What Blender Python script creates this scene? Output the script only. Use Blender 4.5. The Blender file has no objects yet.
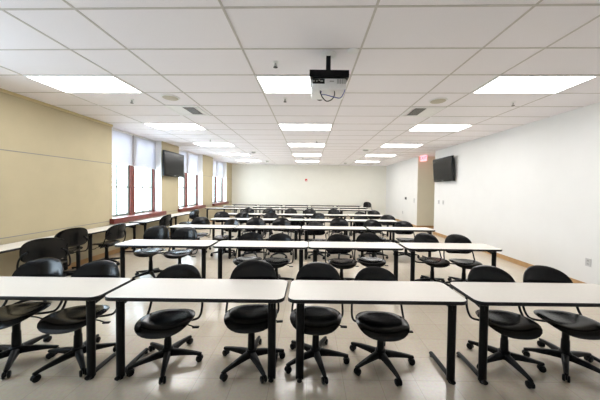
import bpy, bmesh, math, random
from mathutils import Matrix, Vector
random.seed(7)
PI = math.pi
R_ = math.radians
sc = bpy.context.scene
C = sc.collection

# ------------------------------------------------------------------ camera
F = 258.0; PX, PY = 309.0, 195.0; PITCH = math.radians(1.3); ROLL = 0.012; H = 1.60
cp, sp, cr, sr = math.cos(PITCH), math.sin(PITCH), math.cos(ROLL), math.sin(ROLL)
X0 = Vector((1, 0, 0)); UP = Vector((0, sp, cp)); FW = Vector((0, cp, -sp))
XC = X0 * cr + UP * sr; YC = -X0 * sr + UP * cr
cam = bpy.data.cameras.new('camera'); co = bpy.data.objects.new('camera', cam); C.objects.link(co)
cam.sensor_width = 36; cam.lens = F * 36 / 600; cam.clip_start = 0.05
cam.shift_x = -(PX - 300) / 600; cam.shift_y = -(200 - PY) / 600
ZC = -FW
M = Matrix.Identity(4)
for i in range(3):
    M[i][0] = XC[i]; M[i][1] = YC[i]; M[i][2] = ZC[i]
M[2][3] = H
co.matrix_world = M
sc.camera = co

def ray(px, py):
    return XC * ((px - PX) / F) + YC * ((PY - py) / F) + FW
def at_y(px, py, y):
    d = ray(px, py); return Vector((0, 0, H)) + d * (y / d.y)
def xs(px, y):                      # world x of a photo column at depth y (near the horizon)
    return (px - PX) / F * y

# ------------------------------------------------------------------ materials
MATS = {}
def mat(name, col, rough=0.5, metal=0.0, spec=0.5, noise=0.0, nscale=30.0, bump=0.0, bscale=200.0, coat=0.0):
    m = bpy.data.materials.new(name); m.use_nodes = True
    nt = m.node_tree; b = nt.nodes['Principled BSDF']
    b.inputs['Base Color'].default_value = (*col, 1); b.inputs['Roughness'].default_value = rough
    b.inputs['Metallic'].default_value = metal; b.inputs['Specular IOR Level'].default_value = spec
    b.inputs['Coat Weight'].default_value = coat; b.inputs['Coat Roughness'].default_value = 0.15
    tc = nt.nodes.new('ShaderNodeTexCoord')
    if noise:
        n = nt.nodes.new('ShaderNodeTexNoise'); n.inputs['Scale'].default_value = nscale; n.inputs['Detail'].default_value = 4
        nt.links.new(tc.outputs['Object'], n.inputs['Vector'])
        r = nt.nodes.new('ShaderNodeValToRGB')
        r.color_ramp.elements[0].position = 0.3; r.color_ramp.elements[1].position = 0.7
        r.color_ramp.elements[0].color = (*[c * (1 - noise) for c in col], 1)
        r.color_ramp.elements[1].color = (*[min(1, c * (1 + noise)) for c in col], 1)
        nt.links.new(n.outputs['Fac'], r.inputs['Fac']); nt.links.new(r.outputs['Color'], b.inputs['Base Color'])
    if bump:
        n2 = nt.nodes.new('ShaderNodeTexNoise'); n2.inputs['Scale'].default_value = bscale
        nt.links.new(tc.outputs['Object'], n2.inputs['Vector'])
        bp = nt.nodes.new('ShaderNodeBump'); bp.inputs['Strength'].default_value = bump; bp.inputs['Distance'].default_value = 0.002
        nt.links.new(n2.outputs['Fac'], bp.inputs['Height']); nt.links.new(bp.outputs['Normal'], b.inputs['Normal'])
    MATS[name] = m
    return m
def emis(name, col, s):
    m = bpy.data.materials.new(name); m.use_nodes = True; nt = m.node_tree
    nt.nodes.remove(nt.nodes['Principled BSDF'])
    e = nt.nodes.new('ShaderNodeEmission'); e.inputs['Color'].default_value = (*col, 1); e.inputs['Strength'].default_value = s
    nt.links.new(e.outputs[0], nt.nodes['Material Output'].inputs['Surface'])
    MATS[name] = m; return m

mat('black_plastic', (0.0035, 0.0035, 0.004), 0.20, noise=0.15, nscale=12, bump=0.02, bscale=350, spec=0.36)
mat('black_nylon', (0.004, 0.004, 0.0045), 0.4, noise=0.1, nscale=20, spec=0.16)
mat('black_steel', (0.0045, 0.0045, 0.005), 0.34, noise=0.1, nscale=20, spec=0.16)
mat('black_edge', (0.005, 0.005, 0.0055), 0.45, noise=0.1, spec=0.3)
mat('laminate', (0.69, 0.655, 0.60), 0.38, noise=0.02, nscale=60, spec=0.4)
mat('tan_wall', (0.475, 0.41, 0.265), 0.6, noise=0.03, nscale=3, bump=0.15, bscale=90)
mat('cream_wall', (0.66, 0.62, 0.50), 0.7, noise=0.015, nscale=3, bump=0.1, bscale=120)
mat('back_paint', (0.755, 0.745, 0.675), 0.7, noise=0.015, nscale=3, bump=0.1, bscale=120)
mat('white_paint', (0.715, 0.71, 0.69), 0.6, noise=0.012, nscale=3, bump=0.1, bscale=120)
mat('ceil_tile', (0.86, 0.835, 0.86), 0.85, noise=0.035, nscale=140, bump=0.3, bscale=300)
mat('grid_bar_shaded', (0.55, 0.52, 0.49), 0.6, noise=0.05)  # bars are painted white; their shadow is put into this darker grey
mat('white_metal', (0.82, 0.82, 0.81), 0.45, noise=0.02)
mat('grey_metal', (0.42, 0.42, 0.40), 0.45, 0.3, noise=0.05)
mat('speaker_mesh', (0.50, 0.46, 0.37), 0.7, noise=0.1, nscale=300)
mat('dark_slot', (0.06, 0.06, 0.06), 0.6, noise=0.1)
mat('red_wood', (0.16, 0.036, 0.026), 0.35, noise=0.25, nscale=14, spec=0.5)
mat('sash_green', (0.22, 0.26, 0.23), 0.5, noise=0.05)
mat('base_wood', (0.42, 0.25, 0.11), 0.5, noise=0.12, nscale=9)
mat('tv_plastic', (0.005, 0.005, 0.005), 0.35, spec=0.3, noise=0.1)
mat('tv_screen', (0.006, 0.006, 0.006), 0.25, noise=0.05, spec=0.22)
mat('red_plastic', (0.55, 0.015, 0.02), 0.4, noise=0.05)
mat('white_plastic', (0.80, 0.80, 0.78), 0.4, noise=0.02)
mat('grey_plate', (0.48, 0.47, 0.47), 0.4, noise=0.03)
mat('projector_white', (0.85, 0.85, 0.85), 0.45, noise=0.03)
mat('blue_cable', (0.03, 0.05, 0.35), 0.4, noise=0.05)
mat('brass', (0.5, 0.3, 0.08), 0.4, 0.7, noise=0.05)
mat('chrome', (0.6, 0.6, 0.6), 0.25, 1.0, noise=0.03)
mat('rail_grey', (0.22, 0.22, 0.22), 0.5, 0.0, noise=0.04)
mat('tan_trim', (0.62, 0.52, 0.30), 0.6, noise=0.03)
emis('light_panel', (1.0, 0.985, 0.965), 8.0)
emis('exit_glow', (1.0, 0.30, 0.33), 1.3)
emis('exit_letter', (0.8, 0.02, 0.05), 1.2)

# floor: cream vinyl tiles with thin joints
m = mat('floor_tile', (0.60, 0.545, 0.45), 0.16, spec=0.5)
nt = m.node_tree; b = nt.nodes['Principled BSDF']
tc = nt.nodes.new('ShaderNodeTexCoord')
br = nt.nodes.new('ShaderNodeTexBrick')
br.offset = 0.0; br.inputs['Scale'].default_value = 1.0
br.inputs['Brick Width'].default_value = 0.3048; br.inputs['Row Height'].default_value = 0.3048
br.inputs['Mortar Size'].default_value = 0.0022; br.inputs['Mortar Smooth'].default_value = 0.3
br.inputs['Color1'].default_value = (0.54, 0.475, 0.385, 1); br.inputs['Color2'].default_value = (0.515, 0.45, 0.36, 1)
br.inputs['Mortar'].default_value = (0.39, 0.335, 0.27, 1)
nt.links.new(tc.outputs['Object'], br.inputs['Vector'])
nz = nt.nodes.new('ShaderNodeTexNoise'); nz.inputs['Scale'].default_value = 45; nz.inputs['Detail'].default_value = 6
nt.links.new(tc.outputs['Object'], nz.inputs['Vector'])
mx = nt.nodes.new('ShaderNodeMix'); mx.data_type = 'RGBA'; mx.blend_type = 'OVERLAY'; mx.inputs['Factor'].default_value = 0.18
nt.links.new(br.outputs['Color'], mx.inputs['A']); nt.links.new(nz.outputs['Color'], mx.inputs['B'])
nt.links.new(mx.outputs['Result'], b.inputs['Base Color'])
nz2 = nt.nodes.new('ShaderNodeTexNoise'); nz2.inputs['Scale'].default_value = 2.2
nt.links.new(tc.outputs['Object'], nz2.inputs['Vector'])
mr = nt.nodes.new('ShaderNodeMapRange'); mr.inputs['To Min'].default_value = 0.10; mr.inputs['To Max'].default_value = 0.26
nt.links.new(nz2.outputs['Fac'], mr.inputs['Value']); nt.links.new(mr.outputs['Result'], b.inputs['Roughness'])
bp = nt.nodes.new('ShaderNodeBump'); bp.inputs['Strength'].default_value = 0.06; bp.inputs['Distance'].default_value = 0.01
nz3 = nt.nodes.new('ShaderNodeTexNoise'); nz3.inputs['Scale'].default_value = 9
nt.links.new(tc.outputs['Object'], nz3.inputs['Vector'])
nt.links.new(nz3.outputs['Fac'], bp.inputs['Height']); nt.links.new(bp.outputs['Normal'], b.inputs['Normal'])

# thin window glass
m = bpy.data.materials.new('pane_glass'); m.use_nodes = True; nt = m.node_tree
nt.nodes.remove(nt.nodes['Principled BSDF'])
t = nt.nodes.new('ShaderNodeBsdfTransparent'); t.inputs['Color'].default_value = (0.96, 0.98, 0.97, 1)
g = nt.nodes.new('ShaderNodeBsdfGlossy'); g.inputs['Roughness'].default_value = 0.02
x = nt.nodes.new('ShaderNodeMixShader'); x.inputs['Fac'].default_value = 0.07
nt.links.new(t.outputs[0], x.inputs[1]); nt.links.new(g.outputs[0], x.inputs[2])
nt.links.new(x.outputs[0], nt.nodes['Material Output'].inputs['Surface']); MATS['pane_glass'] = m
# roller shade cloth
m = bpy.data.materials.new('shade_cloth'); m.use_nodes = True; nt = m.node_tree
nt.nodes.remove(nt.nodes['Principled BSDF'])
d = nt.nodes.new('ShaderNodeBsdfDiffuse'); d.inputs['Color'].default_value = (0.85, 0.85, 0.86, 1)
t = nt.nodes.new('ShaderNodeBsdfTranslucent'); t.inputs['Color'].default_value = (0.50, 0.49, 0.53, 1)
wv = nt.nodes.new('ShaderNodeTexWave'); wv.inputs['Scale'].default_value = 60; wv.inputs['Distortion'].default_value = 1
tc = nt.nodes.new('ShaderNodeTexCoord'); nt.links.new(tc.outputs['Object'], wv.inputs['Vector'])
bp = nt.nodes.new('ShaderNodeBump'); bp.inputs['Strength'].default_value = 0.05
nt.links.new(wv.outputs['Fac'], bp.inputs['Height']); nt.links.new(bp.outputs['Normal'], d.inputs['Normal'])
x = nt.nodes.new('ShaderNodeMixShader'); x.inputs['Fac'].default_value = 0.5
nt.links.new(d.outputs[0], x.inputs[1]); nt.links.new(t.outputs[0], x.inputs[2])
nt.links.new(x.outputs[0], nt.nodes['Material Output'].inputs['Surface']); MATS['shade_cloth'] = m

# ------------------------------------------------------------------ mesh helpers
def box(bm, lo, hi, bev=0.0, mi=0):
    cx = [(lo[i] + hi[i]) / 2 for i in range(3)]; s = [abs(hi[i] - lo[i]) for i in range(3)]
    r = bmesh.ops.create_cube(bm, size=1)
    for v in r['verts']:
        v.co = Vector((cx[0] + v.co.x * s[0], cx[1] + v.co.y * s[1], cx[2] + v.co.z * s[2]))
    fs = set(f for v in r['verts'] for f in v.link_faces)
    if bev:
        es = list(set(e for v in r['verts'] for e in v.link_edges))
        rb = bmesh.ops.bevel(bm, geom=es, offset=bev, segments=2, affect='EDGES', profile=0.5)
        fs = [f for f in fs if f.is_valid] + list(rb['faces'])
    for f in fs: f.material_index = mi
def tube(bm, pts, rad, n=10, sq=None, caps=True):
    """swept tube through pts; rad a number or list"""
    pts = [Vector(p) for p in pts]
    if not isinstance(rad, (list, tuple)): rad = [rad] * len(pts)
    rings = []
    prev = None
    for i, p in enumerate(pts):
        if i == 0: t = pts[1] - p
        elif i == len(pts) - 1: t = p - pts[-2]
        else: t = (pts[i + 1] - p).normalized() + (p - pts[i - 1]).normalized()
        t.normalize()
        if prev is None:
            a = Vector((0, 0, 1)) if abs(t.z) < 0.9 else Vector((1, 0, 0))
            u = t.cross(a).normalized()
        else:
            u = (prev - t * prev.dot(t)).normalized()
        prev = u; w = t.cross(u)
        rx, ry = (rad[i], rad[i]) if sq is None else (rad[i] * sq[0], rad[i] * sq[1])
        rings.append([bm.verts.new(p + u * math.cos(2 * PI * k / n) * rx + w * math.sin(2 * PI * k / n) * ry) for k in range(n)])
    for a, c in zip(rings, rings[1:]):
        for k in range(n):
            bm.faces.new((a[k], a[(k + 1) % n], c[(k + 1) % n], c[k]))
    if caps:
        bm.faces.new(rings[0][::-1]); bm.faces.new(rings[-1])
def smooth_path(pts, n=6):
    """Catmull-Rom through pts"""
    P = [Vector(p) for p in pts]; P = [P[0]] + P + [P[-1]]; out = []
    for i in range(1, len(P) - 2):
        for k in range(n):
            t = k / n
            out.append(0.5 * ((2 * P[i]) + (-P[i - 1] + P[i + 1]) * t + (2 * P[i - 1] - 5 * P[i] + 4 * P[i + 1] - P[i + 2]) * t * t
                              + (-P[i - 1] + 3 * P[i] - 3 * P[i + 1] + P[i + 2]) * t ** 3))
    out.append(P[-2]); return out
def lathe(bm, prof, n=24, org=(0, 0, 0), axis='z'):
    rings = []
    for r, h in prof:
        ring = []
        for k in range(n):
            a = 2 * PI * k / n
            p = (r * math.cos(a), r * math.sin(a), h) if axis == 'z' else ((h, r * math.cos(a), r * math.sin(a)) if axis == 'x' else (r * math.cos(a), h, r * math.sin(a)))
            ring.append(bm.verts.new((p[0] + org[0], p[1] + org[1], p[2] + org[2])))
        rings.append(ring)
    for a, c in zip(rings, rings[1:]):
        for k in range(n): bm.faces.new((a[k], a[(k + 1) % n], c[(k + 1) % n], c[k]))
    bm.faces.new(rings[0][::-1]); bm.faces.new(rings[-1])
def rrect(x0, x1, y0, y1, r, n=6):
    out = []
    for cx, cy, a0 in ((x1 - r, y1 - r, 0), (x0 + r, y1 - r, PI / 2), (x0 + r, y0 + r, PI), (x1 - r, y0 + r, 3 * PI / 2)):
        for k in range(n + 1):
            a = a0 + PI / 2 * k / n
            out.append((cx + r * math.cos(a), cy + r * math.sin(a)))
    return out
def prism(bm, poly, z0, z1):
    lo = [bm.verts.new((x, y, z0)) for x, y in poly]; hi = [bm.verts.new((x, y, z1)) for x, y in poly]
    n = len(poly)
    for k in range(n): bm.faces.new((lo[k], lo[(k + 1) % n], hi[(k + 1) % n], hi[k]))
    bm.faces.new(lo[::-1]); bm.faces.new(hi)
def obj(name, bm, mats, parent=None, smooth=None, loc=None):
    bmesh.ops.recalc_face_normals(bm, faces=bm.faces)
    me = bpy.data.meshes.new(name); bm.to_mesh(me); bm.free()
    for q in ([mats] if isinstance(mats, str) else mats): me.materials.append(MATS[q])
    if smooth is not None:
        for p in me.polygons: p.use_smooth = True
        if smooth < 180: me.set_sharp_from_angle(angle=math.radians(smooth))
    o = bpy.data.objects.new(name, me); C.objects.link(o)
    if parent: o.parent = parent
    if loc: o.location = loc
    return o
def tag(o, label, cat, group=None):
    o['label'] = label; o['category'] = cat
    if group: o['group'] = group
    return o
def thing(name, label, cat, loc=(0, 0, 0), rz=0, group=None):
    o = bpy.data.objects.new(name, None); C.objects.link(o); o.empty_display_size = 0.1
    o.location = loc; o.rotation_euler = (0, 0, rz)
    return tag(o, label, cat, group)
def struct(name, bm, mats, parent=None):
    o = obj(name, bm, mats, parent)
    if not parent: o['kind'] = 'structure'
    return o
def copy_tree(o, parent=None):
    c = o.copy(); C.objects.link(c)
    if parent: c.parent = parent
    for ch in list(o.children): copy_tree(ch, c)
    return c
def B(): return bmesh.new()
ORD = ['first', 'second', 'third', 'fourth', 'fifth', 'sixth', 'seventh', 'eighth', 'ninth']
ROWN = ['front row', 'second row', 'third row', 'fourth row', 'fifth row', 'sixth row', 'seventh row', 'back row']

# ------------------------------------------------------------------ room shell
XL, XR, YF, YB, ZT = -4.64, 4.62, -1.6, 15.5, H + 1.45
AY0, AY1, AX = 9.5, 11.0, 6.2                       # alcove in the right wall
WIN = [(6.08, 8.12), (9.2, 11.25), (12.45, 14.5), (0.75, 2.8)]
SILL = 0.83
bm = B(); box(bm, (XL - .4, YF - .2, -.1), (AX + .2, YB + .2, 0)); struct('floor', bm, 'floor_tile')
# ceiling with its metal grid
GX = [-3.77, -2.55, -1.93, -.71, .515, 1.74, 2.36, 3.58]
GY0 = 2.035 - 6 * .61
SK = .028
def sh(x): return SK * (1.8 - x)           # the grid's cross rows run slightly askew to the walls
bm = B(); box(bm, (XL - .4, YF - .2, ZT), (AX + .2, YB + .2, ZT + .1))
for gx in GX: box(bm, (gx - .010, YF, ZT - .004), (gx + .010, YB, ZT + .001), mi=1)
k = 0
while GY0 + .61 * k < YB:
    y = GY0 + .61 * k; k += 1
    if YF + .3 < y < YB - .25:
        nv = len(bm.verts)
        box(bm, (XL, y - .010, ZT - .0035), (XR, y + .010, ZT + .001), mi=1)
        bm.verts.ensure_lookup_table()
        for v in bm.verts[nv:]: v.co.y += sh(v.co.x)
struct('ceiling', bm, ['ceil_tile', 'grid_bar_shaded'])
# left wall: piers and spandrels round three windows
bm = B()
ys = [YF - .2] + [v for w in sorted(WIN) for v in w] + [YB]
for i in range(0, len(ys), 2): box(bm, (XL - .42, ys[i], 0), (XL, ys[i + 1], ZT))
for a, c in WIN: box(bm, (XL - .42, a, 0), (XL, c, SILL))
struct('wall_left', bm, 'tan_wall')
bm = B(); box(bm, (XL - .42, YB, 0), (XR, YB + .2, ZT)); struct('wall_back', bm, 'back_paint')
bm = B(); box(bm, (XL - .42, YF - .2, 0), (XR + .2, YF, ZT)); struct('wall_front', bm, 'white_paint')
bm = B(); box(bm, (XR, YF, 0), (XR + .2, AY0, ZT)); box(bm, (XR, AY1 + .02, 0), (XR + .2, YB + .2, ZT)); struct('wall_right', bm, 'white_paint')
bm = B()
box(bm, (XR + .004, AY1, 0), (AX, AY1 + .02, ZT)); box(bm, (AX, AY0 - .2, 0), (AX + .2, AY1 + .2, ZT)); box(bm, (XR + .2, AY0 - .1, 0), (AX, AY0, ZT))
struct('wall_alcove', bm, 'cream_wall')
def strip(name, lo, hi, m='base_wood', bev=.004):
    bm = B(); box(bm, lo, hi, bev); return struct(name, bm, m)
strip('baseboard_right', (XR - .016, YF, 0), (XR, AY0, .1))
strip('baseboard_far_right', (XR - .016, AY1, 0), (XR, YB - .016, .1))
strip('baseboard_alcove', (XR, AY1 - .016, 0), (AX, AY1, .1))
strip('baseboard_left', (XL, YF, 0), (XL + .016, YB - .016, .1))
strip('baseboard_back', (XL, YB - .016, 0), (XR, YB, .1))
# thin grey rails along the left wall, and the tan moulding under the ceiling
n = 1
for z in (2.14, .80):
    bm = B()
    for i in range(0, len(ys), 2):
        box(bm, (XL, ys[i], z - .006), (XL + .006, ys[i + 1], z + .006))
    if z < SILL - .02:
        for a, c in WIN: box(bm, (XL, a, z - .006), (XL + .006, c, z + .006)) if False else None
    struct('trim_%d' % n, bm, 'rail_grey'); n += 1
bm = B(); box(bm, (XL, YF, ZT - .045), (XL + .03, WIN[0][0], ZT - .001), .006); struct('trim_3', bm, 'tan_trim')

# windows
XG = XL - .27
WN = ['nearest', 'middle', 'farthest']
for wi, (a, c) in enumerate(WIN):
    w = bpy.data.objects.new('window_%d' % (wi + 1), None); C.objects.link(w); w['kind'] = 'structure'
    w.location = (XG, (a + c) / 2, SILL)
    mid = (c - a) / 2; hh = ZT - SILL
    fr = B()
    for y0, y1 in ((-mid, -mid + .06), (mid - .06, mid), (-.085, .085)): box(fr, (-.05, y0, 0), (.06, y1, hh - .002), .004)
    box(fr, (-.05, -mid + .06, hh - .06), (.06, mid - .06, hh - .002))
    obj('window_frame', fr, 'red_wood', w)
    for s in (-1, 1):
        y0, y1 = (-mid + .06, -.085) if s < 0 else (.085, mid - .06)
        sb = B(); zm = 1.47
        for q0, q1 in ((y0, y0 + .045), (y1 - .045, y1)): box(sb, (-.035, q0, 0), (.02, q1, hh - .06), .003)
        box(sb, (-.035, y0 + .045, 0), (.02, y1 - .045, .07)); box(sb, (-.035, y0 + .045, hh - .12), (.02, y1 - .045, hh - .06))
        box(sb, (-.03, y0 + .045, .75), (.012, y1 - .045, .785)); box(sb, (-.03, y0 + .045, zm), (.018, y1 - .045, zm + .045))
        ym = (y0 + y1) / 2
        box(sb, (-.02, ym - .017, .07), (.01, ym + .017, hh - .12))
        so = obj('sash', sb, 'sash_green', w)
        pb = B(); box(pb, (-.012, y0 + .04, .06), (-.006, y1 - .04, hh - .1)); obj('pane', pb, 'pane_glass', so)
    sb = B(); box(sb, (.06, -mid + .001, -.02), (.27, mid - .001, .02)); box(sb, (.27, -mid - .09, -.1), (.38, mid + .09, .025), .012)
    obj('window_sill', sb, 'red_wood', w)
    jb = B()
    for y0, y1 in ((-mid + .0005, -mid + .012), (mid - .012, mid - .0005)): box(jb, (.06, y0, .02), (.269, y1, hh - .002))
    obj('jamb_lining', jb, 'white_metal', w)
    for s in (-1, 1) if wi < 3 else ():
        y0, y1 = (-mid + .02, -.048) if s < 0 else (-.012, mid - .02)
        yc = w.location.y
        side = 'nearer' if s < 0 else 'farther'
        drop = 2.19 if s < 0 else 2.17
        t = thing('roller_shade', 'white translucent roller shade over the %s half of the %s window' % (side, WN[wi]), 'blind', (XG + .09, yc, ZT), 0, 'roller shades on the windows')
        q = B(); box(q, (-.002, y0, drop - ZT), (.002, y1, -.03)); obj('shade_cloth', q, 'shade_cloth', t)
        q = B(); tube(q, [(0, y0, -.031), (0, y1, -.031)], .025, 14); obj('roller', q, 'white_metal', t, 40)
        q = B(); tube(q, [(0, y0, drop - ZT), (0, y1, drop - ZT)], .010, 10); obj('hem_bar', q, 'white_plastic', t, 40)

# ------------------------------------------------------------------ ceiling lights
FX = [(-3.77, -2.55, 'window-side column'), (-.71, .515, 'middle column'), (2.36, 3.58, 'column beside the long white wall')]
lightproto = None
for ci, (x0, x1, colname) in enumerate(FX):
    for j in range(5):
        y0 = 2.035 + .61 * 2 + 2.44 * j; y1 = y0 + .61
        lab = 'flush lit ceiling panel, %s from the front in the %s' % (ORD[j], colname)
        loc = ((x0 + x1) / 2, (y0 + y1) / 2 + sh((x0 + x1) / 2), ZT)
        if lightproto is None:
            t = lightproto = thing('ceiling_light', lab, 'ceiling light', loc, -SK, 'recessed ceiling light panels')
            hx, hy = (x1 - x0) / 2 - .006, .305 - .006
            q = B()
            box(q, (-hx, -hy, -.012), (hx, -hy + .022, -.004)); box(q, (-hx, hy - .022, -.012), (hx, hy, -.004))
            box(q, (-hx, -hy + .022, -.012), (-hx + .022, hy - .022, -.004)); box(q, (hx - .022, -hy + .022, -.012), (hx, hy - .022, -.004))
            obj('frame', q, 'white_metal', t)
            q = B(); box(q, (-hx + .022, -hy + .022, -.009), (hx - .022, hy - .022, -.0045)); obj('diffuser', q, 'light_panel', t)
        else:
            t = copy_tree(lightproto); t.location = loc; t['label'] = lab

# ceiling vents, speakers, sprinklers, detectors
def vent(x, y, label):
    t = thing('ceiling_vent', label, 'vent', (x, y, ZT), 0, 'ceiling air vents')
    q = B(); hx = .295
    box(q, (-hx, -hx, -.014), (hx, -hx + .05, -.004)); box(q, (-hx, hx - .05, -.014), (hx, hx, -.004))
    box(q, (-hx, -hx + .05, -.014), (-hx + .05, hx - .05, -.004)); box(q, (hx - .05, -hx + .05, -.014), (hx, hx - .05, -.004))
    obj('frame', q, 'white_metal', t)
    s = -1 if x > 0 else 1
    q = B(); box(q, (min(s * .0, s * .19), -.2, -.010), (max(s * .0, s * .19), .2, -.0045)); obj('dark_grille', q, 'dark_slot', t)
    q = B(); box(q, (min(-s * .245, -s * .005), -.245, -.010), (max(-s * .245, -s * .005), .245, -.0045)); obj('cover_plate', q, 'white_metal', t)
    for k in range(7):
        yy = -.186 + .062 * k
        q = B(); box(q, (min(s * .0, s * .195), yy - .006, -.013), (max(s * .0, s * .195), yy + .006, -.0095)); obj('slat', q, 'grey_metal', t)
vent(-2.29, 4.88, 'square white ceiling vent with dark grille near the windows')
vent(2.05, 4.78, 'square white ceiling vent with dark grille near the white side wall')
def cspeaker(x, y, label):
    t = thing('ceiling_speaker', label, 'speaker', (x, y, ZT), 0, 'ceiling speakers')
    q = B(); lathe(q, [(.135, -.004), (.14, -.008), (.13, -.018), (.118, -.018)], 32); obj('rim', q, 'white_metal', t, 40)
    q = B(); lathe(q, [(.117, -.0175), (.11, -.022), (.06, -.026), (.001, -.027)], 32); obj('grille', q, 'speaker_mesh', t, 40)
cspeaker(-2.24, 4.17, 'round beige ceiling speaker in front of the window-side vent')
cspeaker(2.05, 4.17, 'round beige ceiling speaker in front of the white-wall-side vent')
sprk = None
def sprinkler(x, y, label):
    global sprk
    if sprk is None:
        t = sprk = thing('sprinkler_head', label, 'sprinkler', (x, y, ZT), 0, 'fire sprinkler heads')
        q = B(); lathe(q, [(.034, -.0045), (.036, -.008), (.022, -.016), (.012, -.018)], 20); obj('escutcheon', q, 'white_metal', t, 40)
        q = B(); lathe(q, [(.010, -.018), (.010, -.034), (.013, -.036), (.006, -.05), (.005, -.06)], 12)
        tube(q, [(-.011, 0, -.034), (-.016, 0, -.048), (-.004, 0, -.062)], .003, 6); tube(q, [(.011, 0, -.034), (.016, 0, -.048), (.004, 0, -.062)], .003, 6)
        obj('body', q, 'grey_metal', t, 40)
        q = B(); lathe(q, [(.024, -.061), (.026, -.064), (.020, -.066)], 16); obj('deflector', q, 'dark_slot', t, 40)
    else:
        t = copy_tree(sprk); t.location = (x, y, ZT); t['label'] = label
sprinkler(-.40, 2.98, 'sprinkler head in front of the first middle light panel, beside the projector')
sprinkler(-.40, 4.15, 'sprinkler head just behind the first middle light panel')
sprinkler(-2.95, 4.30, 'sprinkler head just behind the first window-side light panel')
sprinkler(3.28, 4.20, 'sprinkler head just behind the first white-wall-side light panel')
sprinkler(3.28, 7.85, 'sprinkler head just before the third white-wall-side light panel')
sprinkler(.21, 7.7, 'sprinkler head just before the third middle light panel')
sprinkler(-2.95, 7.7, 'sprinkler head just before the third window-side light panel')
sprinkler(3.28, 12.6, 'sprinkler head before the last white-wall-side light panel')
sprinkler(-.3, 11.9, 'sprinkler head between the fourth and fifth middle light panels')
def detector(x, y, label, r=.075):
    t = thing('smoke_detector', label, 'smoke detector', (x, y, ZT), 0, 'smoke detectors')
    q = B(); lathe(q, [(r, -.0045), (r, -.02), (r * .9, -.03)], 24); obj('base', q, 'white_plastic', t, 40)
    q = B(); lathe(q, [(r * .85, -.03), (r * .8, -.045), (r * .5, -.06), (r * .45, -.062)], 24); obj('sensor_head', q, 'grey_metal', t, 40)
detector(2.02, 9.3, 'grey smoke detector on the ceiling between middle and wall-side lights', .12)
detector(-2.2, 10.2, 'smoke detector on the ceiling near the middle window', .1)
detector(-2.2, 13.5, 'dark smoke detector on the ceiling near the farthest window', .1)
detector(1.95, 14.0, 'small smoke detector on the ceiling close to the back wall', .1)

# ------------------------------------------------------------------ projector
PYj = 2.80
cpj = at_y(328, 89.5, PYj)
t = thing('projector', 'white projector hanging from a black ceiling mount', 'projector', (cpj.x, PYj, cpj.z - .075))
hw, hd = .178, .15
q = B(); box(q, (-hw, -hd, .018), (hw, hd + .02, .135), .018); pbody = obj('housing', q, 'projector_white', t, 35)
q = B(); box(q, (-hw + .006, -hd - .004, .075), (-.045, -hd + .002, .125), .002); pp = obj('port_panel', q, 'black_nylon', t)
q = B()
for (px_, pz_) in ((-.155, .10), (-.125, .10), (-.10, .108)): lathe(q, [(.007, -hd - .0065), (.004, -hd - .0038)], 10, (px_, 0, pz_), 'y')
box(q, (-.088, -hd - .006, .095), (-.062, -hd - .0038, .107)); obj('socket', q, 'grey_metal', pp)
for k in range(4):
    q = B(); xx = .09 + .024 * k
    for z in range(5): box(q, (xx - .009, -hd - .003, .078 + z * .0095), (xx + .009, -hd + .001, .084 + z * .0095))
    obj('vent_slot', q, 'grey_metal', t)
q = B(); box(q, (.005, -hd - .002, .096), (.05, -hd + .001, .106)); obj('name_plate', q, 'grey_metal', t)
q = B(); lathe(q, [(.052, hd + .0205), (.05, hd + .05), (.044, hd + .052)], 20, (-.08, 0, .07), 'y'); obj('lens', q, 'black_nylon', t, 40)
# mount
t2 = thing('projector_mount', 'black projector mount with pole and wide tray fixed to the ceiling', 'mount', (cpj.x, PYj, ZT))
zt = cpj.z - .075 + .137 - ZT
q = B(); prism(q, [(-.2, -.17), (.2, -.17), (.185, .14), (-.185, .14)], zt, zt + .012)
prism(q, [(-.2, -.17), (.2, -.17), (.19, -.158), (-.19, -.158)], zt + .012, zt + .07)
obj('tray', q, 'black_steel', t2)
q = B(); box(q, (-.024, -.024, zt + .012), (.024, .024, -.02)); obj('pole', q, 'black_steel', t2)
q = B(); lathe(q, [(.085, -.004), (.085, -.014), (.04, -.022), (.03, -.03)], 28); obj('ceiling_plate', q, 'white_metal', t2, 40)
q = B(); lathe(q, [(.008, zt + .012), (.008, zt + .05), (.005, zt + .06)], 10, (.06, -.10, 0)); obj('brass_bolt', q, 'brass', t2)
q = B(); lathe(q, [(.01, zt + .012), (.01, zt + .06), (.004, zt + .07)], 10, (-.06, -.10, 0)); obj('black_bolt', q, 'black_steel', t2)
o = B(); lathe(o, [(.06, ZT - .004), (.058, ZT - .012), (.05, ZT - .016)], 24, (cpj.x + .25, 2.72, 0)); tag(obj('cover_plate', o, 'white_metal', None, 40), 'round white cover plate on the ceiling beside the projector pole', 'cover plate')
bz = cpj.z - .075
def cable(name, pts, r, m, label):
    q = B(); tube(q, smooth_path(pts, 8), r, 8); tag(obj(name, q, m, None, 60), label, 'cable', 'cables hanging below the projector')
yb = PYj - hd - .012
cable('cable', [(cpj.x - .088, yb + .05, bz + .02), (cpj.x - .085, yb + .02, bz - .02), (cpj.x - .06, yb, bz - .075), (cpj.x - .02, yb, bz - .105), (cpj.x + .03, yb, bz - .085), (cpj.x + .058, yb + .03, bz - .03), (cpj.x + .06, yb + .06, bz + .02)], .005, 'black_nylon', 'black cable drooping in a loop under the projector')
cable('cable', [(cpj.x - .075, yb + .06, bz + .02), (cpj.x - .08, yb + .02, bz - .03), (cpj.x - .03, yb, bz - .042), (cpj.x + .06, yb, bz - .065), (cpj.x + .115, yb, bz - .07), (cpj.x + .145, yb, bz - .03), (cpj.x + .165, yb + .02, bz + .022)], .004, 'blue_cable', 'blue cable swinging across under the projector')

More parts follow.
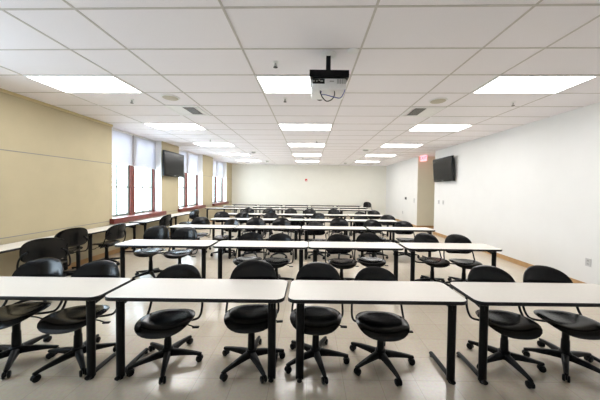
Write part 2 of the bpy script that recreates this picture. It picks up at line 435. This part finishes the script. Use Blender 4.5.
# ------------------------------------------------------------------ televisions
def tv(x, y, z, s, label, L=1.25, hgt=.8):
    """s=+1: hangs on the left wall and faces +x"""
    t = thing('wall_tv', label, 'television', (x, y, z), 0, 'wall televisions')
    q = B(); box(q, (-.035, -L / 2, -hgt / 2), (.035, L / 2, hgt / 2), .012); obj('housing', q, 'tv_plastic', t, 35)
    q = B(); a, c = s * .0355, s * .038
    box(q, (min(a, c), -L / 2 + .035, -hgt / 2 + .075), (max(a, c), L / 2 - .035, hgt / 2 - .035)); obj('screen', q, 'tv_screen', t)
    q = B(); box(q, (min(a, c), -.05, -hgt / 2 + .025), (max(a, c), .05, -hgt / 2 + .04)); obj('badge', q, 'grey_metal', t)
    wx = (XL + .002 if s > 0 else XR - .002) - x
    q = B()
    for yy in (-.2, .2): box(q, (min(wx, -s * .03), yy - .03, -.2), (max(wx, -s * .03), yy + .03, .2))
    box(q, (min(wx, wx + s * .012), -.3, -.12), (max(wx, wx + s * .012), .3, .12)); obj('wall_bracket', q, 'black_steel', t)
    for ch in t.children:
        if not ch.name.startswith('wall_bracket'): ch.rotation_euler = (0, 0 if s > 0 else -R_(4), 0)
tv(-4.50, 8.60, 2.36, 1, 'black flat television hung high on the wall between two windows')
tv(4.50, 8.70, 2.31, -1, 'black flat television hung high on the long white wall')

# ------------------------------------------------------------------ wall fittings
q = thing('fire_alarm', 'small red fire alarm in the middle of the back wall', 'fire alarm', (xs(306, YB), YB, 2.14))
b_ = B(); box(b_, (-.065, -.035, -.07), (.065, -.0005, .07), .008); obj('housing', b_, 'red_plastic', q)
b_ = B(); box(b_, (-.025, -.05, -.05), (.025, -.0355, 0), .004); obj('strobe_lens', b_, 'white_plastic', q)
def wplate(name, y, z, label, cat, w=.08, h=.12, face='white_plastic', kind='switch', group=None):
    t = thing(name, label, cat, (XR, y, z), 0, group)
    b_ = B(); box(b_, (-.01, -w / 2, -h / 2), (-.0005, w / 2, h / 2), .002); obj('plate', b_, face, t)
    if kind == 'switch':
        b_ = B(); box(b_, (-.018, -.012, -.022), (-.0105, .012, .022), .002); obj('toggle', b_, 'grey_metal', t)
    elif kind == 'outlet':
        for zz in (-.026, .026):
            b_ = B(); box(b_, (-.0125, -.017, zz - .016), (-.0105, .017, zz + .016), .001); so = obj('socket', b_, 'grey_metal', t)
            b_ = B(); box(b_, (-.0135, -.009, zz - .006), (-.012, -.005, zz + .006)); box(b_, (-.0135, .005, zz - .006), (-.012, .009, zz + .006)); obj('slot', b_, 'dark_slot', so)
    else:
        b_ = B(); box(b_, (-.03, -w * .35, -h * .35), (-.0105, w * .35, h * .35), .004); obj('cover', b_, kind, t)
def yr(px): return XR * F / (px - PX)
wplate('power_outlet', yr(591), .45, 'white double power outlet low on the long white wall', 'outlet', .085, .13, 'grey_plate', kind='outlet')
wplate('light_switch', yr(439), 1.20, 'white light switch below the television, nearer the alcove', 'light switch', .1, .14, 'grey_plate')
wplate('light_switch', yr(443.5), 1.20, 'white light switch below the television, farther from the alcove', 'light switch', .1, .14, 'grey_plate')
wplate('thermostat', yr(406), 1.22, 'dark thermostat on the white wall beyond the alcove', 'thermostat', .22, .14, 'grey_metal', 'dark_slot')
wplate('light_switch', yr(414.3), 1.16, 'light switch on the wall just beyond the alcove corner', 'light switch', .1, .2, 'grey_plate')
wplate('light_switch', yr(403), .52, 'small wall plate low on the wall under the thermostat', 'wall plate', .09, .14, 'grey_plate')
ex = thing('exit_sign', 'red lit EXIT sign at the alcove corner under the ceiling', 'exit sign', (4.72, 10.7, ZT - .12), R_(-62))
b_ = B(); box(b_, (-.15, -.02, -.115), (.15, .02, .115), .006); obj('housing', b_, 'exit_glow', ex)
fc = bpy.data.curves.new('lettering', 'FONT'); fc.body = 'EXIT'; fc.size = .17; fc.align_x = 'CENTER'; fc.align_y = 'CENTER'; fc.extrude = .002
fc.materials.append(MATS['exit_letter'])
ft = bpy.data.objects.new('lettering_curve', fc); C.objects.link(ft)
lm = bpy.data.meshes.new_from_object(ft.evaluated_get(bpy.context.evaluated_depsgraph_get())); bpy.data.objects.remove(ft)
lm = lm.copy(); lm.name = 'lettering'
if not lm.materials: lm.materials.append(MATS['exit_letter'])
fo = bpy.data.objects.new('lettering', lm); C.objects.link(fo); fo.parent = ex; fo.location = (0, -.023, 0); fo.rotation_euler = (PI / 2, 0, 0)
b_ = B(); box(b_, (-.03, -.015, .114), (.03, .015, .119)); obj('canopy', b_, 'white_metal', ex)

# ------------------------------------------------------------------ tables
TH, TD = .712, .46
TOPS = {}
def make_table(L, label, loc, rz, group):
    if L in TOPS:
        t = copy_tree(TOPS[L]); t.location = loc; t.rotation_euler = (0, 0, rz); t['label'] = label; t['group'] = group
        return t
    t = TOPS[L] = thing('training_table', label, 'table', loc, rz, group)
    q = B(); prism(q, rrect(.004, L - .004, .004, TD - .004, .066), TH - .029, TH); top = obj('tabletop', q, 'laminate', t)
    q = B()
    po, pi_ = rrect(0, L, 0, TD, .07), rrect(.0042, L - .0042, .0042, TD - .0042, .0658)
    n = len(po); R = [[q.verts.new((x, y, z)) for x, y in pl] for pl, z in ((pi_, TH - .03), (po, TH - .027), (po, TH - .003), (pi_, TH + .0005))]
    for a, c in ((0, 1), (1, 2), (2, 3), (3, 0)):
        for k in range(n): q.faces.new((R[a][k], R[a][(k + 1) % n], R[c][(k + 1) % n], R[c][k]))
    obj('edge_band', q, 'black_edge', top, 50)
    q = B(); box(q, (.12, TD / 2 - .02, TH - .069), (L - .12, TD / 2 + .02, TH - .031)); obj('support_rail', q, 'black_steel', t)
    for xx in (.105, L - .105):
        q = B()
        tube(q, [(xx, .075, .022), (xx, .075, TH - .055)], 1.0, 16, (.026, .034))
        lathe(q, [(.02, 0), (.022, .012), (.014, .022)], 14, (xx, .075, 0))
        lg = obj('leg', q, 'black_steel', t, 50)
        q = B()
        tube(q, smooth_path([(xx, .03, .028), (xx, .10, .034), (xx, .25, .036), (xx, .42, .028)], 4), 1.0, 12, (.021, .017))
        lathe(q, [(.016, 0), (.018, .012), (.012, .02)], 12, (xx, .41, 0))
        obj('foot', q, 'black_steel', lg, 50)
        q = B()
        for dx in (-.012, .012):
            vs = [(xx + dx, .045, TH - .031), (xx + dx, TD - .06, TH - .031), (xx + dx, TD - .06, TH - .045), (xx + dx, .12, TH - .095), (xx + dx, .045, TH - .095)]
            a = [q.verts.new((p[0] - .003, p[1], p[2])) for p in vs]; c = [q.verts.new((p[0] + .003, p[1], p[2])) for p in vs]
            for k in range(5): q.faces.new((a[k], a[(k + 1) % 5], c[(k + 1) % 5], c[k]))
            q.faces.new(a[::-1]); q.faces.new(c)
        obj('bracket', q, 'black_steel', lg)
    return t
# row: depth of the near edge, table length, left x of each table
ROWS = [
    (2.045, 1.47, [-3.165, -1.66, -.165, 1.36]),
    (3.91, 1.47, [-2.99, -1.475, 0.0, 1.52]),
    (5.75, 1.49, [-3.165, -1.67, -.16, 1.37]),
    (7.25, 1.33, [-2.81 + 1.335 * k for k in range(4)]),
    (8.78, 1.47, [-3.08 + 1.48 * k for k in range(4)]),
    (11.2, 1.47, [-4.55 + 1.475 * k for k in range(5)]),
    (12.6, 1.43, [-4.27 + 1.435 * k for k in range(5)]),
    (14.3, 1.43, [-4.27 + 1.435 * k for k in range(5)]),
]
for ri, (d, L, xl) in enumerate(ROWS):
    for ti, xx in enumerate(xl):
        make_table(L, 'white-topped black-legged table, %s from the window wall in the %s of tables' % (ORD[ti], ROWN[ri]),
                   (xx, d, 0), 0, 'tables in the ' + ROWN[ri])
SIDE = [(3.33, 'nearest the camera'), (4.85, 'second from the camera'), (6.52, 'third from the camera'), (8.05, 'fourth from the camera')]
for y, nm in SIDE:
    # long side against the left wall: local x runs along +y
    make_table(1.47, 'white-topped table pushed lengthwise along the window wall, %s' % nm, (XL + .045 + TD, y, 0), PI / 2, 'tables along the window wall')

# ------------------------------------------------------------------ chairs
def shell(rings, m):
    pass
def seat_bm():
    bm = B(); NA, NR = 40, 9
    def out(a):
        ca, sa = math.cos(a), math.sin(a); e = 3.0 if sa < 0 else 2.6
        r = (abs(ca) ** e + abs(sa) ** e) ** (-1 / e)
        w = .235 if sa < 0 else .235 - .025 * sa
        return w * r * ca, (.228 if sa < 0 else .20) * r * sa
    def zt(x, y):
        z = .454 + .030 * (x / .235) ** 2 - .005 * math.exp(-((x / .12) ** 2 + ((y - .03) / .14) ** 2))
        if y < -.06: z -= .034 * ((-y - .06) / .168) ** 2
        if y > .08: z += .018 * ((y - .08) / .125) ** 2
        return z
    tops, bots = [], []
    ct = bm.verts.new((0, 0, zt(0, 0))); cb = bm.verts.new((0, 0, zt(0, 0) - .036))
    for i in range(1, NR + 1):
        r = i / NR; tr, br_ = [], []
        for k in range(NA):
            x, y = out(2 * PI * k / NA)
            x1, y1 = x * r, y * r
            edge = max(0, (r - .75) / .25)
            tr.append(bm.verts.new((x1, y1, zt(x1, y1) - .022 * edge ** 2.2)))
            s = .99 if i == NR else 1
            br_.append(bm.verts.new((x1 * s, y1 * s, zt(x1, y1) - .036 + .008 * edge)))
        tops.append(tr); bots.append(br_)
    for k in range(NA):
        k2 = (k + 1) % NA
        bm.faces.new((ct, tops[0][k], tops[0][k2])); bm.faces.new((cb, bots[0][k2], bots[0][k]))
        for i in range(NR - 1):
            bm.faces.new((tops[i][k], tops[i + 1][k], tops[i + 1][k2], tops[i][k2]))
            bm.faces.new((bots[i][k2], bots[i + 1][k2], bots[i + 1][k], bots[i][k]))
        bm.faces.new((tops[-1][k], bots[-1][k], bots[-1][k2], tops[-1][k2]))
    return bm
def back_bm():
    bm = B(); NA, NR = 48, 9; ZC_ = .675
    def out(a):
        ca, sa = math.cos(a), math.sin(a)
        e = 2.4 if sa > 0 else 4.2
        r = (abs(ca) ** e + abs(sa) ** e) ** (-1 / e)
        return .228 * r * ca, (.180 if sa > 0 else .145) * r * sa
    def yy(x, z):
        return .275 - .060 * (x / .228) ** 2 + .13 * z + 1.1 * max(0, z) ** 2
    fr, bk = [], []
    T = .032
    cf = bm.verts.new((0, yy(0, 0) - T / 2, ZC_)); cb = bm.verts.new((0, yy(0, 0) + T / 2, ZC_))
    for i in range(1, NR + 1):
        r = i / NR; f_, b2 = [], []
        for k in range(NA):
            x, z = out(2 * PI * k / NA); edge = max(0, (r - .85) / .15)
            tt = T / 2 * (1 - .55 * edge ** 2); x1, z1 = x * r, z * r
            f_.append(bm.verts.new((x1, yy(x1, z1) - tt, ZC_ + z1))); b2.append(bm.verts.new((x1, yy(x1, z1) + tt, ZC_ + z1)))
        fr.append(f_); bk.append(b2)
    for k in range(NA):
        k2 = (k + 1) % NA
        bm.faces.new((cf, fr[0][k], fr[0][k2])); bm.faces.new((cb, bk[0][k2], bk[0][k]))
        for i in range(NR - 1):
            bm.faces.new((fr[i][k], fr[i + 1][k], fr[i + 1][k2], fr[i][k2]))
            bm.faces.new((bk[i][k2], bk[i + 1][k2], bk[i + 1][k], bk[i][k]))
        bm.faces.new((fr[-1][k], bk[-1][k], bk[-1][k2], fr[-1][k2]))
    return bm
def make_chair():
    t = thing('task_chair', 'black plastic task chair on a five-star wheeled base', 'chair')
    obj('seat', seat_bm(), 'black_plastic', t, 55); obj('backrest', back_bm(), 'black_plastic', t, 55)
    for s in (-1, 1):
        q = B(); tube(q, smooth_path([(s * .07, .06, .392), (s * .20, .085, .392), (s * .243, .12, .405), (s * .247, .18, .47), (s * .236, .215, .57), (s * .205, .245, .64), (s * .16, .275, .68)], 5), .011, 8)
        obj('back_support', q, 'black_steel', t, 60)
    q = B(); box(q, (-.085, -.11, .375), (.085, .10, .425), .012); obj('tilt_mechanism', q, 'black_steel', t, 40)
    q = B(); tube(q, smooth_path([(.08, .0, .40), (.17, -.01, .395), (.235, -.02, .378)], 4), .006, 8); box(q, (.225, -.036, .368), (.285, -.006, .380), .004)
    obj('lever', q, 'black_nylon', t, 50)
    q = B(); lathe(q, [(.020, .10), (.034, .115), (.031, .26), (.027, .275), (.027, .33), (.034, .345), (.036, .376)], 18); obj('gas_lift', q, 'black_nylon', t, 40)
    q = B(); lathe(q, [(.030, .055), (.046, .065), (.050, .10), (.046, .128), (.035, .137)], 20); obj('hub', q, 'black_nylon', t, 40)
    for k in range(5):
        q = B(); R = []
        for y, hw_, z0, z1 in ((.035, .027, .068, .122), (.12, .023, .070, .113), (.22, .019, .068, .096), (.285, .017, .064, .082), (.303, .012, .064, .078)):
            R.append([q.verts.new(p) for p in ((-hw_, y, z0), (hw_, y, z0), (hw_, y, z1 - .010), (hw_ * .55, y, z1), (-hw_ * .55, y, z1), (-hw_, y, z1 - .010))])
        for a, c in zip(R, R[1:]):
            for j in range(6): q.faces.new((a[j], a[(j + 1) % 6], c[(j + 1) % 6], c[j]))
        q.faces.new(R[0][::-1]); q.faces.new(R[-1])
        lg = obj('base_leg', q, 'black_nylon', t, 45); lg.rotation_euler = (0, 0, 2 * PI * k / 5)
        q = B()
        for s in (-1, 1): lathe(q, [(.018, s * .006), (.027, s * .008), (.028, s * .020), (.022, s * .025), (.008, s * .026)], 18, (0, .285, .028), 'x')
        lathe(q, [(.009, .03), (.009, .066)], 10, (0, .285, 0))
        # hood over the wheel pair
        hp = [(.285 + .031 * math.cos(a), .028 + .031 * math.sin(a)) for a in [PI * j / 10 for j in range(11)]]
        a = [q.verts.new((-.006, y, z)) for y, z in hp]; c = [q.verts.new((.006, y, z)) for y, z in hp]
        for j in range(11): q.faces.new((a[j], a[(j + 1) % 11], c[(j + 1) % 11], c[j]))
        q.faces.new(a[::-1]); q.faces.new(c)
        obj('caster', q, 'black_nylon', lg, 45)
    return t
UPPER = ('seat', 'backrest', 'back_support', 'tilt_mechanism', 'lever')
chair0 = make_chair(); used = [False]
NUDGE = {2: (0.02, 0, -18), 3: (0.02, 0, -9), 8: (0, 0, -9), 10: (-0.06, 0.06, 0), 11: (0.02, 0, 0), 14: (-0.04, 0, -9), 15: (0, 0, -27), 17: (0, 0, 18), 18: (0, 0, 36), 20: (0, 0, -18), 22: (0, 0, 9), 24: (0, 0, 18), 28: (0, 0.04, 0), 29: (0, 0, 36), 34: (0, 0, -9), 36: (-0.06, 0, 0)}
count = [0]
def place_chair(x, y, yaw, dh, base, label, group):
    nx, ny, nb = NUDGE.get(count[0], (0, 0, 0)); count[0] += 1
    x += nx; y += ny; base += R_(nb)
    t = copy_tree(chair0) if used[0] else chair0
    used[0] = True
    t.location = (x, y, 0); t.rotation_euler = (0, 0, yaw); t['label'] = label; t['group'] = group
    k = 0
    for ch in t.children:
        nm = ch.name.split('.')[0]
        if nm in UPPER: ch.location.z = dh
        elif nm == 'gas_lift': ch.location.z = dh * .999
        elif nm == 'base_leg':
            ch.rotation_euler = (0, 0, base + 2 * PI * k / 5); k += 1
    return t
BO = .275                                   # hub to backrest
# per row: (photo column of the backrest, yaw deg, height offset, star angle deg, extra depth)
CH = [
    [(41.5, 7, .0, -6, .0), (98, 6, -.02, 6, .0), (178, 5, -.05, -2, -.0), (252.5, 8, .005, -2, .0), (319.5, -6, -.02, -16, .03), (377, -3, -.06, -18, 0.02), (491, -6, -.03, 42, 0.02), (547, -7, -.025, 0, 0.02)],
    [(158, 6, .02, 10, .3), (186, 4, .0, 40, .3), (254, 2, -.05, 20, 0), (280, -8, -.05, 5, 0), (339, 6, -.05, 0, 0), (369, -3, -.03, 30, .03), (428, 3, -.02, 15, .04), (458, -6, -.03, 50, .0)],
    [(201, 12, -.015, 10, .36), (233, -25, -.01, 44, 0), (256, 4, .02, 20, 0), (282, -3, .02, 5, 0), (316, 10, -.07, 0, 0), (339.5, -3, .035, 30, 0), (372.5, 3, -.0, 15, .0), (404, -6, -.02, 50, .0)],
    [(222, 25, .03, 10, .0), (243, -5, .01, 44, 0), (271, 4, .01, 20, 0), (298, -3, -.06, 5, 0), (319, -30, .02, 0, 0), (361, -3, -.06, 30, 0), (388, 3, -.01, 15, .0)],
    [(248.5, 5, .03, 10, .0), (269, -15, .03, 44, 0), (291, 4, .03, 20, 0), (310, -3, .035, 5, 0), (334, 6, .03, 0, 0), (362, -3, -.06, 30, 0), (374, 3, .0, 15, .05)],
]
for ri, row in enumerate(CH):
    d = ROWS[ri][0] + (.29 if ri == 0 else .36)
    for i, (px, yaw, dh, st, ex_) in enumerate(row):
        yb_ = d + ex_ + BO * (.98 if ri == 0 else 1)
        xb = xs(px, yb_)
        a = R_(yaw)
        x = xb + BO * math.sin(a) ; y = d + ex_
        place_chair(x, y, a, dh, R_(st), 'black wheeled task chair, %s from the window wall behind the %s of tables' % (ORD[i], ROWN[ri]), 'chairs behind the ' + ROWN[ri])
place_chair(3.36, 14.6, 0, .05, .2, 'black task chair beside the wall-side end of the back row of tables', 'chairs at the back wall')
# chairs at the tables along the window wall (backs towards the room)
for x, y, yaw, dh, lab in (
        (-3.66, 3.56, -133, .07, 'black task chair at the window-wall table nearest the camera, its back to the room'),
        (-4.17, 4.40, -115, .06, 'black task chair tucked half under the first window-wall table, before the first window'),
        (-4.15, 5.28, -98, .0, 'black task chair turned sideways below the near edge of the first window'),
        (-4.10, 6.98, -95, .02, 'black task chair seen edge-on at the table under the first window'),
        (-3.85, 8.2, -30, .03, 'black task chair at the farthest window-wall table, below the television')):
    place_chair(x, y, R_(yaw), dh, R_(y * 40), lab, 'chairs along the window wall')

# ------------------------------------------------------------------ light
w = bpy.data.worlds.new('sky'); sc.world = w; w.use_nodes = True
bg = w.node_tree.nodes['Background']; bg.inputs['Color'].default_value = (0.72, 0.85, 1.0, 1); bg.inputs['Strength'].default_value = 6.5
for a, c in WIN:
    l = bpy.data.lights.new('window_portal', 'AREA'); l.shape = 'RECTANGLE'; l.size = ZT - SILL; l.size_y = c - a
    l.cycles.is_portal = True
    o = bpy.data.objects.new('window_portal', l); C.objects.link(o)
    o.location = (XG - .06, (a + c) / 2, (SILL + ZT) / 2); o.rotation_euler = (0, -PI / 2, 0)
vs = sc.view_settings
vs.view_transform = 'Standard'; vs.look = 'None'; vs.exposure = 1.16; vs.gamma = 1.0; vs.use_curve_mapping = False
sc.cycles.max_bounces = 10; sc.cycles.diffuse_bounces = 7; sc.cycles.glossy_bounces = 4
sc.cycles.use_denoising = True; sc.cycles.sample_clamp_indirect = 8
